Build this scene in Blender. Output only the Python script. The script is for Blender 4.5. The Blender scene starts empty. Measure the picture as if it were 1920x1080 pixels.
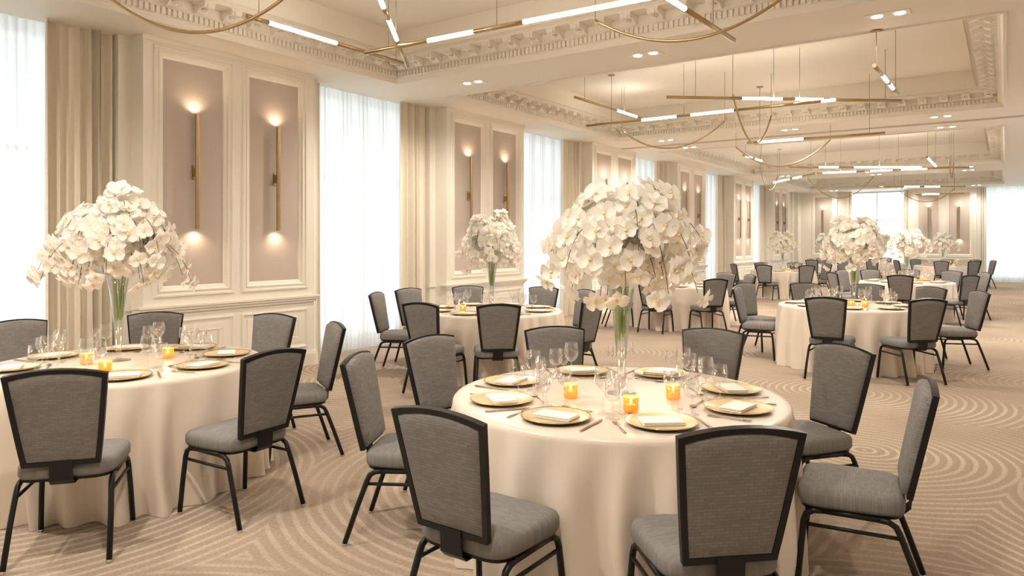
import bpy, math, random
from mathutils import Vector, Matrix, Euler
random.seed(7)
sc = bpy.context.scene
COL = sc.collection
PI = math.pi

# ------------------------------------------------------------------ camera, world, exposure
F, TH, Y0, EYE = 1330.0, math.radians(34.83), 454.0, 1.55
ST, CT = math.sin(TH), math.cos(TH)
cam_d = bpy.data.cameras.new('camera'); cam = bpy.data.objects.new('camera', cam_d); COL.objects.link(cam)
cam.location = (0, 0, EYE); cam.rotation_euler = (PI/2, 0, TH)
cam_d.sensor_width = 36; cam_d.lens = F/1920*36; cam_d.shift_y = -(540-Y0)/1920; cam_d.clip_start = .05
sc.camera = cam
w = bpy.data.worlds.new('sky'); sc.world = w; w.use_nodes = True
w.node_tree.nodes['Background'].inputs[0].default_value = (.90, .96, 1.0, 1)
w.node_tree.nodes['Background'].inputs[1].default_value = 1.8
sc.view_settings.view_transform = 'Standard'; sc.view_settings.look = 'None'
sc.view_settings.gamma = 1; sc.view_settings.use_curve_mapping = False
sc.view_settings.exposure = 0.80
cy = sc.cycles
cy.max_bounces = 8; cy.diffuse_bounces = 5; cy.glossy_bounces = 3; cy.transparent_max_bounces = 24; cy.transmission_bounces = 6
cy.caustics_reflective = False; cy.caustics_refractive = False
cy.use_denoising = True; cy.sample_clamp_indirect = 4; cy.use_adaptive_sampling = True
PWR_SPOT, PWR_SCONCE, PWR_TUBE = 155, 2.8, 18.0

# ------------------------------------------------------------------ materials
def mat(name, col, rough=.6, metal=0, spec=.5, **k):
    m = bpy.data.materials.new(name); m.use_nodes = True
    b = m.node_tree.nodes['Principled BSDF']
    b.inputs['Base Color'].default_value = (*col, 1); b.inputs['Roughness'].default_value = rough
    b.inputs['Metallic'].default_value = metal; b.inputs['Specular IOR Level'].default_value = spec
    for a, v in k.items(): b.inputs[a.replace('_', ' ')].default_value = v
    return m
def nodes(m): return m.node_tree.nodes, m.node_tree.links, m.node_tree.nodes['Principled BSDF']
def noise_var(m, c1, c2, scale=8, detail=3, bump=0, bscale=None, dist=.002):
    N, L, b = nodes(m)
    tc = N.new('ShaderNodeTexCoord'); n = N.new('ShaderNodeTexNoise'); n.inputs['Scale'].default_value = scale; n.inputs['Detail'].default_value = detail
    r = N.new('ShaderNodeMix'); r.data_type = 'RGBA'
    r.inputs[6].default_value = (*c1, 1); r.inputs[7].default_value = (*c2, 1)
    L.new(tc.outputs['Object'], n.inputs['Vector']); L.new(n.outputs[0], r.inputs[0]); L.new(r.outputs[2], b.inputs['Base Color'])
    if bump:
        n2 = N.new('ShaderNodeTexNoise'); n2.inputs['Scale'].default_value = bscale or scale*8
        L.new(tc.outputs['Object'], n2.inputs['Vector'])
        bp = N.new('ShaderNodeBump'); bp.inputs['Strength'].default_value = bump; bp.inputs['Distance'].default_value = dist
        L.new(n2.outputs[0], bp.inputs['Height']); L.new(bp.outputs[0], b.inputs['Normal'])
    return m
def emit(name, col, s):
    m = bpy.data.materials.new(name); m.use_nodes = True
    b = m.node_tree.nodes['Principled BSDF']; b.inputs['Base Color'].default_value = (.8, .8, .8, 1)
    b.inputs['Emission Color'].default_value = (*col, 1); b.inputs['Emission Strength'].default_value = s
    return m

paint = noise_var(mat('cream_paint', (.78, .72, .61), .45), (.81, .765, .68), (.78, .735, .65), 1.5)
ceil_m = noise_var(mat('ceiling_paint', (.80, .74, .64), .6), (.82, .77, .68), (.79, .74, .65), .7)
field_m = noise_var(mat('taupe_fabric', (.42, .33, .27), .85), (.52, .445, .385), (.49, .415, .355), 4, bump=.3, bscale=400, dist=.001)
brass = noise_var(mat('brushed_brass', (.62, .42, .19), .28, 1), (.50, .38, .215), (.42, .31, .165), 30)
brass_dark = mat('aged_brass', (.40, .28, .14), .35, 1)
steel = mat('champagne_steel', (.62, .50, .38), .22, 1)
chrome = mat('chrome', (.75, .73, .70), .15, 1)
black = mat('black_metal', (.010, .010, .009), .38, spec=.28)
wire_m = mat('wire', (.30, .25, .18), .4, .6)
tube_glow = emit('glow_tube', (1, .88, .74), PWR_TUBE)
lamp_glow = emit('lamp_glow', (1, .90, .76), 9)
sconce_glow = emit('sconce_glow', (1, .82, .62), 8)
flame_m = emit('flame', (1, .55, .16), 40)
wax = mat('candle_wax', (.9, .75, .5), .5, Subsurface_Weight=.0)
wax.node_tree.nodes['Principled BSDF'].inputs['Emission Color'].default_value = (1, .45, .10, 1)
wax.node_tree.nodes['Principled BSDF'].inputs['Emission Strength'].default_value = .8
cloth_m = noise_var(mat('ivory_satin', (.72, .60, .47), .34, Sheen_Weight=.15), (.73, .645, .55), (.71, .62, .525), 2, bump=.15, bscale=500, dist=.0006)
napkin_m = noise_var(mat('white_linen', (.86, .84, .80), .7), (.88, .86, .83), (.84, .82, .79), 6, bump=.2, bscale=600, dist=.0005)
stem_m = noise_var(mat('green_stem', (.16, .30, .05), .4), (.40, .58, .10), (.22, .40, .06), 9)
twig_m = mat('dark_twig', (.06, .045, .02), .6)
drape_m = noise_var(mat('beige_drape', (.60, .52, .40), .8, Sheen_Weight=.2), (.82, .76, .65), (.79, .725, .61), 2, bump=.2, bscale=300, dist=.001)
pane_frame = mat('window_frame', (.7, .7, .68), .5)

def fabric(name, c1, c2, axes):
    m = mat(name, c1, .85); N, L, b = nodes(m)
    tc = N.new('ShaderNodeTexCoord'); sp = N.new('ShaderNodeSeparateXYZ'); cb = N.new('ShaderNodeCombineXYZ')
    L.new(tc.outputs['Object'], sp.inputs[0]); L.new(sp.outputs[axes[0]], cb.inputs[0]); L.new(sp.outputs[axes[1]], cb.inputs[1])
    br = N.new('ShaderNodeTexBrick'); br.inputs['Scale'].default_value = 1.0
    br.inputs['Brick Width'].default_value = .034; br.inputs['Row Height'].default_value = .012; br.inputs['Mortar Size'].default_value = .0010
    br.inputs['Mortar Smooth'].default_value = .3
    br.inputs['Color1'].default_value = (*c1, 1); br.inputs['Color2'].default_value = tuple(x*.80 for x in c1)+(1,); br.inputs['Mortar'].default_value = (*c2, 1)
    br.offset = .37; br.squash = 1
    L.new(cb.outputs[0], br.inputs['Vector'])
    n = N.new('ShaderNodeTexNoise'); n.inputs['Scale'].default_value = 260; L.new(tc.outputs['Object'], n.inputs['Vector'])
    mx = N.new('ShaderNodeMix'); mx.data_type = 'RGBA'; mx.blend_type = 'MULTIPLY'; mx.inputs[0].default_value = .45
    L.new(br.outputs['Color'], mx.inputs[6]); L.new(n.outputs[1], mx.inputs[7])
    g = N.new('ShaderNodeHueSaturation'); g.inputs['Saturation'].default_value = .55; g.inputs['Value'].default_value = 1.25
    L.new(mx.outputs[2], g.inputs['Color']); L.new(g.outputs[0], b.inputs['Base Color'])
    bp = N.new('ShaderNodeBump'); bp.inputs['Strength'].default_value = .35; bp.inputs['Distance'].default_value = .001
    L.new(br.outputs['Fac'], bp.inputs['Height']); bp.invert = True; L.new(bp.outputs[0], b.inputs['Normal'])
    return m
fab_xz = fabric('grey_weave_upright', (.225, .205, .188), (.15, .137, .127), (0, 2))
fab_xy = fabric('grey_weave_flat', (.225, .205, .188), (.18, .165, .153), (0, 1))

def glass_thin(name, tint=(1, 1, 1), gl=.06, edge=.6, trans=None):
    m = bpy.data.materials.new(name); m.use_nodes = True; N = m.node_tree.nodes; L = m.node_tree.links
    N.clear(); o = N.new('ShaderNodeOutputMaterial'); t = N.new('ShaderNodeBsdfTransparent'); g = N.new('ShaderNodeBsdfGlossy')
    t.inputs[0].default_value = (*tint, 1); g.inputs['Roughness'].default_value = .03; g.inputs[0].default_value = (1, 1, 1, 1)
    lw = N.new('ShaderNodeLayerWeight'); lw.inputs[0].default_value = .3
    mr = N.new('ShaderNodeMapRange'); mr.inputs[3].default_value = gl; mr.inputs[4].default_value = edge
    mx = N.new('ShaderNodeMixShader')
    L.new(lw.outputs['Facing'], mr.inputs[0]); L.new(mr.outputs[0], mx.inputs[0]); L.new(t.outputs[0], mx.inputs[1]); L.new(g.outputs[0], mx.inputs[2])
    L.new(mx.outputs[0], o.inputs[0]); return m
glass = glass_thin('clear_glass', (.98, .98, .98), .07, .85)
pane_glass = glass_thin('window_glass', (.96, .98, .98), .04, .4)
vase_glass = glass_thin('vase_glass', (.93, .95, .94), .10, .75)
plate_glass = mat('gold_glass', (.80, .62, .36), .18, .35, Alpha=.75)
plate_rim = mat('gold_rim', (.75, .53, .22), .25, 1)
plate_clear = mat('pale_gold_glass', (.84, .68, .42), .2, .25)
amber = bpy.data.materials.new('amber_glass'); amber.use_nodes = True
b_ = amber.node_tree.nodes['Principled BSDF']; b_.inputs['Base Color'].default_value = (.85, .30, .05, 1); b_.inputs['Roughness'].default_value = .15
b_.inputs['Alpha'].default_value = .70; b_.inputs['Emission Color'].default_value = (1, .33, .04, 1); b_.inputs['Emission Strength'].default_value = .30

def cloth_trans(name, col, tr, frac, trc=None):
    m = bpy.data.materials.new(name); m.use_nodes = True; N = m.node_tree.nodes; L = m.node_tree.links; N.clear()
    o = N.new('ShaderNodeOutputMaterial'); d = N.new('ShaderNodeBsdfDiffuse'); t = N.new('ShaderNodeBsdfTranslucent')
    d.inputs[0].default_value = (*col, 1); t.inputs[0].default_value = (*(trc or col), 1)
    a = N.new('ShaderNodeMixShader'); a.inputs[0].default_value = tr
    L.new(d.outputs[0], a.inputs[1]); L.new(t.outputs[0], a.inputs[2])
    if frac > 0:
        p = N.new('ShaderNodeBsdfTransparent'); c = N.new('ShaderNodeMixShader'); c.inputs[0].default_value = frac
        L.new(a.outputs[0], c.inputs[1]); L.new(p.outputs[0], c.inputs[2]); L.new(c.outputs[0], o.inputs[0])
    else: L.new(a.outputs[0], o.inputs[0])
    return m
sheer_m = cloth_trans('sheer_voile', (.80, .80, .79), .60, .07)
petal_m = cloth_trans('orchid_petal', (.97, .95, .91), .42, 0, (.98, .95, .89))
lip_m = mat('orchid_lip', (.84, .66, .26), .5)

carpet = mat('carved_carpet', (.5, .4, .3), .95, spec=.1)
def build_carpet(m):
    N, L, b = nodes(m)
    tc = N.new('ShaderNodeTexCoord'); mp = N.new('ShaderNodeMapping'); mp.inputs['Location'].default_value = (.35, .9, 0)
    L.new(tc.outputs['Object'], mp.inputs[0])
    v = N.new('ShaderNodeTexVoronoi'); v.voronoi_dimensions = '2D'; v.inputs['Scale'].default_value = .36; v.inputs['Randomness'].default_value = .9
    L.new(mp.outputs[0], v.inputs['Vector'])
    nw = N.new('ShaderNodeTexNoise'); nw.inputs['Scale'].default_value = 3; L.new(mp.outputs[0], nw.inputs['Vector'])
    ad = N.new('ShaderNodeMath'); ad.operation = 'MULTIPLY_ADD'; ad.inputs[1].default_value = .012; L.new(nw.outputs[0], ad.inputs[0]); L.new(v.outputs['Distance'], ad.inputs[2])
    mu = N.new('ShaderNodeMath'); mu.operation = 'MULTIPLY'; mu.inputs[1].default_value = 2*PI/(.078*.36); L.new(ad.outputs[0], mu.inputs[0])
    si = N.new('ShaderNodeMath'); si.operation = 'SINE'; L.new(mu.outputs[0], si.inputs[0])
    mr = N.new('ShaderNodeMapRange'); mr.interpolation_type = 'SMOOTHSTEP'; mr.inputs[1].default_value = -.1; mr.inputs[2].default_value = .9; L.new(si.outputs[0], mr.inputs[0])
    # broad strips of the arcs fade in and out
    n2 = N.new('ShaderNodeTexNoise'); n2.inputs['Scale'].default_value = .55; n2.inputs['Detail'].default_value = 2; L.new(mp.outputs[0], n2.inputs['Vector'])
    r2 = N.new('ShaderNodeMapRange'); r2.inputs[1].default_value = .40; r2.inputs[2].default_value = .66; r2.inputs[3].default_value = .15; r2.inputs[4].default_value = .75; L.new(n2.outputs[0], r2.inputs[0])
    mm = N.new('ShaderNodeMath'); mm.operation = 'MULTIPLY'; L.new(mr.outputs[0], mm.inputs[0]); L.new(r2.outputs[0], mm.inputs[1])
    base = N.new('ShaderNodeMix'); base.data_type = 'RGBA'; base.inputs[6].default_value = (.29, .225, .17, 1); base.inputs[7].default_value = (.40, .32, .25, 1); L.new(v.outputs['Color'], base.inputs[0])
    L.new(n2.outputs[0], base.inputs[0])
    cm = N.new('ShaderNodeMix'); cm.data_type = 'RGBA'; cm.inputs[7].default_value = (.60, .51, .42, 1)
    L.new(base.outputs[2], cm.inputs[6]); L.new(mm.outputs[0], cm.inputs[0])
    n3 = N.new('ShaderNodeTexNoise'); n3.inputs['Scale'].default_value = 60; L.new(mp.outputs[0], n3.inputs['Vector'])
    m3 = N.new('ShaderNodeMix'); m3.data_type = 'RGBA'; m3.blend_type = 'OVERLAY'; m3.inputs[0].default_value = .3
    L.new(cm.outputs[2], m3.inputs[6]); L.new(n3.outputs[0], m3.inputs[7]); L.new(m3.outputs[2], b.inputs['Base Color'])
    bp = N.new('ShaderNodeBump'); bp.inputs['Strength'].default_value = .6; bp.inputs['Distance'].default_value = .006
    L.new(mm.outputs[0], bp.inputs['Height']); L.new(bp.outputs[0], b.inputs['Normal'])
build_carpet(carpet)

# ------------------------------------------------------------------ mesh builder
class MB:
    def __init__(s): s.v = []; s.f = []; s.mi = []; s.sm = []
    def add(s, v, f, mi=0, sm=False):
        n = len(s.v); s.v += [tuple(p) for p in v]; s.f += [tuple(i+n for i in q) for q in f]; s.mi += [mi]*len(f); s.sm += [sm]*len(f); return s
    def box(s, x0, x1, y0, y1, z0, z1, mi=0):
        v = [(x, y, z) for z in (z0, z1) for y in (y0, y1) for x in (x0, x1)]
        return s.add(v, [(0, 2, 3, 1), (4, 5, 7, 6), (0, 1, 5, 4), (2, 6, 7, 3), (0, 4, 6, 2), (1, 3, 7, 5)], mi)
    def tube(s, path, r, n=8, mi=0, cap=True, oval=1.0, sm=True):
        P = [Vector(p) for p in path]; R = r if isinstance(r, (list, tuple)) else [r]*len(P)
        vs = []; up = Vector((0, 0, 1))
        t0 = (P[1]-P[0]).normalized(); a = up.cross(t0)
        if a.length < .1: a = Vector((1, 0, 0)) - t0*t0.x
        a.normalize()
        for i, p in enumerate(P):
            t = (P[min(i+1, len(P)-1)]-P[max(i-1, 0)]).normalized()
            a = (a - t*a.dot(t)); a.normalize(); b = t.cross(a)
            for k in range(n):
                an = 2*PI*k/n; vs.append(p + a*math.cos(an)*R[i] + b*math.sin(an)*R[i]*oval)
        fs = [(i*n+k, i*n+(k+1) % n, (i+1)*n+(k+1) % n, (i+1)*n+k) for i in range(len(P)-1) for k in range(n)]
        s.add(vs, fs, mi, sm)
        if cap:
            m = len(s.v)-len(vs)
            s.f += [tuple(m+k for k in range(n-1, -1, -1)), tuple(m+(len(P)-1)*n+k for k in range(n))]; s.mi += [mi]*2; s.sm += [False]*2
        return s
    def lathe(s, prof, n=20, c=(0, 0, 0), mi=0, sm=True, ell=None):
        vs = [(c[0]+r*math.cos(2*PI*k/n), c[1]+r*math.sin(2*PI*k/n), c[2]+z) for r, z in prof for k in range(n)]
        fs = [(i*n+k, i*n+(k+1) % n, (i+1)*n+(k+1) % n, (i+1)*n+k) for i in range(len(prof)-1) for k in range(n)]
        return s.add(vs, fs, mi, sm)
    def ring(s, x0, x1, z0, z1, prof, plane='xz', mi=0):
        vs = []
        for o, h in prof:
            for x, z in ((x0+o, z0+o), (x1-o, z0+o), (x1-o, z1-o), (x0+o, z1-o)):
                vs.append((x, h, z) if plane == 'xz' else (x, z, h))
        fs = [(i*4+k, i*4+(k+1) % 4, (i+1)*4+(k+1) % 4, (i+1)*4+k) for i in range(len(prof)-1) for k in range(4)]
        return s.add(vs, fs, mi)
    def mesh(s, name, mats):
        m = bpy.data.meshes.new(name); m.from_pydata(s.v, [], s.f)
        for x in (mats if isinstance(mats, (list, tuple)) else [mats]): m.materials.append(x)
        m.polygons.foreach_set('material_index', s.mi); m.polygons.foreach_set('use_smooth', s.sm); m.update(); return m

def link(name, data, parent=None, loc=(0, 0, 0), rot=(0, 0, 0), scl=(1, 1, 1)):
    o = bpy.data.objects.new(name, data); COL.objects.link(o); o.location = loc; o.rotation_euler = rot; o.scale = scl
    if parent: o.parent = parent
    return o
def tag(o, label=None, cat=None, group=None, kind=None):
    if label: o['label'] = label
    if cat: o['category'] = cat
    if group: o['group'] = group
    if kind: o['kind'] = kind
    return o
def copy_tree(o, parent=None):
    c = o.copy(); COL.objects.link(c); c.parent = parent
    for ch in o.children: copy_tree(ch, c)
    return c
def light(kind, parent, loc, energy, col, rot=(0, 0, 0), **k):
    d = bpy.data.lights.new('lamp_light', kind); d.energy = energy; d.color = col
    for a, v in k.items(): setattr(d, a, v)
    return link('lamp_light', d, parent, loc, rot)
WARM = (1, .90, .78)

def rd(px, d): return ((px-960)/F*d, d)                      # photo column and depth -> camera ground frame
def wxy(r, d): return (r*CT - d*ST, r*ST + d*CT)
def at(px, py, Z):
    d = F*(Z-EYE)/(Y0-py); return wxy((px-960)/F*d, d)

# ------------------------------------------------------------------ the room
ZC, XW, YB, XR, YN = 3.68, -7.22, 32.6, 2.4, -3.2
PITCH, PW, PY = 4.79, 2.17, 3.79
floor = tag(link('floor', MB().box(-8.3, XR+.2, YN-.2, YB+.9, -.1, 0).mesh('floor', carpet)), kind='structure')

COFF = [(-5.15, .34), (1.42, 6.91), (7.99, 13.48), (15.76, 23.0), (25.4, 31.2)]
CX0, CX1, CZ = -6.68, -.02, 4.22
cm = MB()
xs0, xs1 = -8.3, XR+.2
TH_ = .05
def slab(x0, x1, y0, y1, z=ZC): cm.box(x0, x1, y0, y1, z, z+TH_)
ys = []
slab(xs0, CX0, YN-.2, YB+.9); slab(CX1, xs1, YN-.2, YB+.9)
prev = YN-.2
for (a, b) in COFF:
    a = max(a, prev)
    slab(CX0, CX1, prev, a) if a > prev else None
    prev = b
slab(CX0, CX1, prev, YB+.9)
for (a, b) in COFF:
    a = max(a, YN-.2)
    cm.ring(CX0, CX1, a, b, [(.36, ZC+.26), (.36, CZ)], 'xy')
    cm.box(CX0+.2, CX1-.2, a+.2, b-.2, CZ, CZ+.05)
ceiling = tag(link('ceiling', cm.mesh('ceiling', ceil_m)), kind='structure')
# beam track groove between second and third coffer
tag(link('trim_20', MB().box(-7.2, XR, 14.66, 14.70, ZC-.012, ZC+.002).box(-7.2, XR, 14.76, 14.80, ZC-.012, ZC+.002).mesh('partition_track', mat('track_grey', (.55, .48, .40), .5))), kind='structure')

def crown_profile(z):
    return [(-.03, z), (-.03, z-.018), (.0, z-.018), (.012, z+.01), (.025, z+.03), (.03, z+.03), (.03, z+.045), (.05, z+.05), (.05, z+.12), (.062, z+.125), (.085, z+.15),
            (.085, z+.225), (.29, z+.225), (.30, z+.235), (.30, z+.265), (.335, z+.30), (.36, z+.30)]
# modillion: scrolled bracket, local +y points into the coffer
mo = MB()
prof = [(0, 0), (0, -.075), (.03, -.085), (.06, -.075), (.10, -.045), (.15, -.04), (.185, -.05), (.20, -.03), (.20, 0)]
for sx, x0, x1 in ((1, -.055, .055),):
    n = len(prof); v = [(x, y, z) for x in (x0, x1) for y, z in prof]
    mo.add(v, [(i, (i+1) % n, n+(i+1) % n, n+i) for i in range(n)] + [tuple(range(n-1, -1, -1)), tuple(range(n, 2*n))])
mo.box(-.068, .068, 0, .205, 0, .012); mo.box(-.03, .03, .19, .212, -.052, -.01); mo.lathe([(.03, -.058), (.03, -.046), (.012, -.072), (0, -.074)], 8, (0, .10, 0))
mod_mesh = mo.mesh('modillion', ceil_m)
rz = MB(); rz.lathe([(.055, 0), (.05, -.012), (.03, -.014), (.024, -.006), (.0, -.016)], 8, (0, 0, 0)); ros_mesh = rz.mesh('rosette', ceil_m)
for ci, (a, b) in enumerate(COFF):
    if ci == 0: a = YN+.2
    t = tag(link('trim_%d' % (ci+1), MB().ring(CX0, CX1, a, b, crown_profile(ZC), 'xy').mesh('crown', ceil_m)), kind='structure')
    dn = MB(); st = .055 if ci < 3 else .09; hw = st*.3
    zb, zt, o0, o1 = ZC+.052, ZC+.118, .046, .078
    x = CX0+.1
    while x < CX1-.1:
        dn.box(x-hw, x+hw, a+o0, a+o1, zb, zt); dn.box(x-hw, x+hw, b-o1, b-o0, zb, zt); x += st
    y = a+.1
    while y < b-.1:
        dn.box(CX0+o0, CX0+o1, y-hw, y+hw, zb, zt); dn.box(CX1-o1, CX1-o0, y-hw, y+hw, zb, zt); y += st
    tag(link('dentil', dn.mesh('dentil', ceil_m), t), kind='stuff')
    zt = ZC+.213
    nx = round((CX1-CX0-.4)/.30)
    for i in range(nx+1):
        x = CX0+.2+(CX1-CX0-.4)*i/nx
        link('modillion', mod_mesh, t, (x, b-.085, zt), (0, 0, PI))
        if ci == 0: continue
        link('modillion', mod_mesh, t, (x, a+.085, zt), (0, 0, 0))
    ny = max(2, round((b-a-.4)/.30))
    for i in range(1, ny):
        y = a+.2+(b-a-.4)*i/ny
        link('modillion', mod_mesh, t, (CX0+.085, y, zt), (0, 0, -PI/2))
        link('modillion', mod_mesh, t, (CX1-.085, y, zt), (0, 0, PI/2))

# ---- piers with panelling; local x along the wall, +y into the room, face at y=0
SPANS2 = [(-.985, -.05), (.05, .985)]
def frame_prof(w, d=.018):
    return [(0, 0), (0, .002), (.012, d), (.030, d), (.036, d*.35), (w*.45, d*.25), (w*.5, d*.7), (w*.62, d*.6), (w*.68, -.008), (w*.9, -.014), (w, -.030)]
small_prof = [(0, 0), (.004, .014), (.018, .016), (.026, .004), (.034, .004), (.040, 0)]
def pier_meshes(W, spans):
    h = W/2; D = {}
    m = MB(); m.box(-h, h, -.40, -.035, 0, ZC)
    zs0, zs1 = .965, 3.60
    edges = [-h] + [e for s in spans for e in s] + [h]
    for i in range(0, len(edges), 2): m.box(edges[i], edges[i+1], -.035, 0, zs0, zs1)
    m.box(-h, h, -.035, 0, zs1, ZC); m.box(-h, h, -.035, 0, 0, zs0)
    # set-back shoulders
    m.box(-h-.13, -h, -.40, -.24, 0, ZC); m.box(h, h+.13, -.40, -.24, 0, ZC)
    D['pier'] = m.mesh('pier', paint)
    for s in (-1, 1):   # thin framed moulding on the return faces is part of the body mesh
        pass
    D['fields'] = []; D['mold'] = []; D['wain'] = []; D['inner'] = []
    for a, b in spans:
        D['mold'].append(MB().ring(a, b, zs0, zs1, frame_prof(.125), 'xz').mesh('panel_moulding', paint))
        D['fields'].append(MB().box(a+.12, b-.12, -.034, -.026, zs0+.12, zs1-.12).mesh('panel_field', field_m))
        D['wain'].append(MB().ring(a, b, .235, .725, small_prof, 'xz').ring(a+.075, b-.075, .31, .65, [(0, 0), (0, .006), (.06, .006), (.075, 0)], 'xz').mesh('wainscot_moulding', paint))
        D['inner'].append(MB().ring(a+.17, b-.17, .365, .595, [(0, 0), (.003, .012), (.015, .012), (.02, -.002), (.035, .004)], 'xz').mesh('wainscot_inner_moulding', paint))
    e = .055
    D['rail'] = MB().box(-h-.02, h+.02, 0, .022, .80, .832).box(-h-.05, h+.05, -.1, .04, .832, .862).box(-h-.065, h+.065, -.1, e, .862, .885).box(-h-.16, -h, -.26, -.22, .835, .885).box(h, h+.16, -.26, -.22, .835, .885).mesh('chair_rail', paint)
    D['base'] = MB().box(-h-.045, h+.045, -.24, .03, 0, .15).box(-h-.03, h+.03, -.24, .018, .15, .185).box(-h-.16, -h, -.26, -.21, 0, .16).box(h, h+.16, -.26, -.21, 0, .16).mesh('base_moulding', paint)
    D['top'] = MB().box(-h-.008, h+.008, -.2, .008, ZC-.05, ZC-.001).mesh('top_moulding', paint)
    return D
PM2 = pier_meshes(PW, SPANS2); PM1 = pier_meshes(1.08, [(-.46, .46)])
def add_pier(D, parent, loc, rz):
    p = link('pier', D['pier'], parent, loc, (0, 0, rz))
    for nm in ('rail', 'base', 'top'): link({'rail': 'chair_rail', 'base': 'base_moulding', 'top': 'top_moulding'}[nm], D[nm], p)
    for i in range(len(D['mold'])):
        link('panel_moulding', D['mold'][i], p); link('panel_field', D['fields'][i], p)
        link('wainscot_moulding', D['wain'][i], p); link('wainscot_inner_moulding', D['inner'][i], p)
    return p

# sconce: local +y away from wall
def sconce(loc, rz, label):
    t = tag(link('wall_sconce', None, None, loc, (0, 0, rz)), label, 'wall lamp', 'brass tube sconces on the taupe wall panels')
    if not SC:
        m = MB(); m.tube([(0, .075, -.62), (0, .075, .62)], .026, 16, cap=False); m.tube([(0, .075, -.62), (0, .075, .62)], .023, 16, cap=False)
        SC['tube'] = m.mesh('brass_tube', brass)
        SC['br'] = MB().box(-.022, .022, 0, .012, -.075, .075).box(-.009, .009, .01, .055, -.05, .05).mesh('bracket', brass)
        SC['l'] = MB().lathe([(.0, 0), (.022, 0)], 12).mesh('lamp', sconce_glow)
    link('brass_tube', SC['tube'], t); link('bracket', SC['br'], t)
    link('lamp', SC['l'], t, (0, .075, .60)); link('lamp', SC['l'], t, (0, .075, -.60))
    light('SPOT', t, (0, .075, .625), PWR_SCONCE, (1, .74, .52), (PI*1.03, 0, 0), spot_size=math.radians(150), spot_blend=1.0, shadow_soft_size=.02)
    light('SPOT', t, (0, .075, -.625), PWR_SCONCE, (1, .74, .52), (-PI*.03, 0, 0), spot_size=math.radians(150), spot_blend=1.0, shadow_soft_size=.02)
SC = {}
wall_left = tag(link('wall_left', None), kind='structure')
wl = MB()
pier_c = [PY+PW/2+i*PITCH for i in range(-1, 6)]
ORD = ['pier behind the camera', 'first panelled pier', 'second panelled pier', 'third panelled pier', 'fourth panelled pier', 'fifth panelled pier', 'sixth panelled pier']
for i, c in enumerate(pier_c):
    add_pier(PM2, wall_left, (XW, c, 0), -PI/2)
    wl.box(XW-.9, XW-.38, c-PW/2-.13, c+PW/2+.13, 0, ZC)
    for s in (-1, 1):
        if i == 0: continue
        sconce((XW-.026, c+s*.52, 2.31), -PI/2, 'brass tube wall sconce, %s of the two on the %s' % ('nearer' if s < 0 else 'farther', ORD[i]))
wl.box(XW-.9, XW-.6, YN, YB+.5, -.0, .12)
wl.box(XW-.9, XW-.1, YB-.55, YB+.4, 0, ZC)
wo = link('wall_panel', wl.mesh('wall_left', paint), wall_left); wo['kind'] = 'structure'
wall_back = tag(link('wall_back', None), kind='structure')
add_pier(PM1, wall_back, (-6.42, YB, 0), PI); add_pier(PM2, wall_back, (-2.0, YB, 0), PI)
wb = MB(); wb.box(-8.1, -5.7, YB+.38, YB+.9, 0, ZC); wb.box(-3.2, -.8, YB+.38, YB+.9, 0, ZC); wb.box(-8.1, XR, YB+.6, YB+.9, 0, .12); wb.box(-7.4, -6.9, YB-.02, YB+.4, 0, ZC)
wo = link('wall_panel', wb.mesh('wall_back', paint), wall_back); wo['kind'] = 'structure'
sconce((-6.42, YB+.026, 2.31), PI, 'brass tube wall sconce on the narrow single panel of the end wall')
sconce((-2.52, YB+.026, 2.31), PI, 'brass tube wall sconce on the end wall panel nearer the bright window')
sconce((-1.48, YB+.026, 2.31), PI, 'brass tube wall sconce on the end wall panel nearer the wide sheer curtain')
wr = MB(); RW = [(13.5, 16.5), (20, 23), (26.5, 29.5)]; q0 = YN-.2
for a, b in RW+[(YB+.9, 0)]:
    wr.box(XR, XR+.2, q0, a, 0, ZC+.1); q0 = b
for a, b in RW: wr.box(XR, XR+.2, a, b, 0, .12)
tag(link('wall_right', wr.mesh('wall_right', paint)), kind='structure')
tag(link('wall_front', MB().box(-8.3, XR+.2, YN-.3, YN, 0, ZC+.7).mesh('wall_front', paint)), kind='structure')

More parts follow.
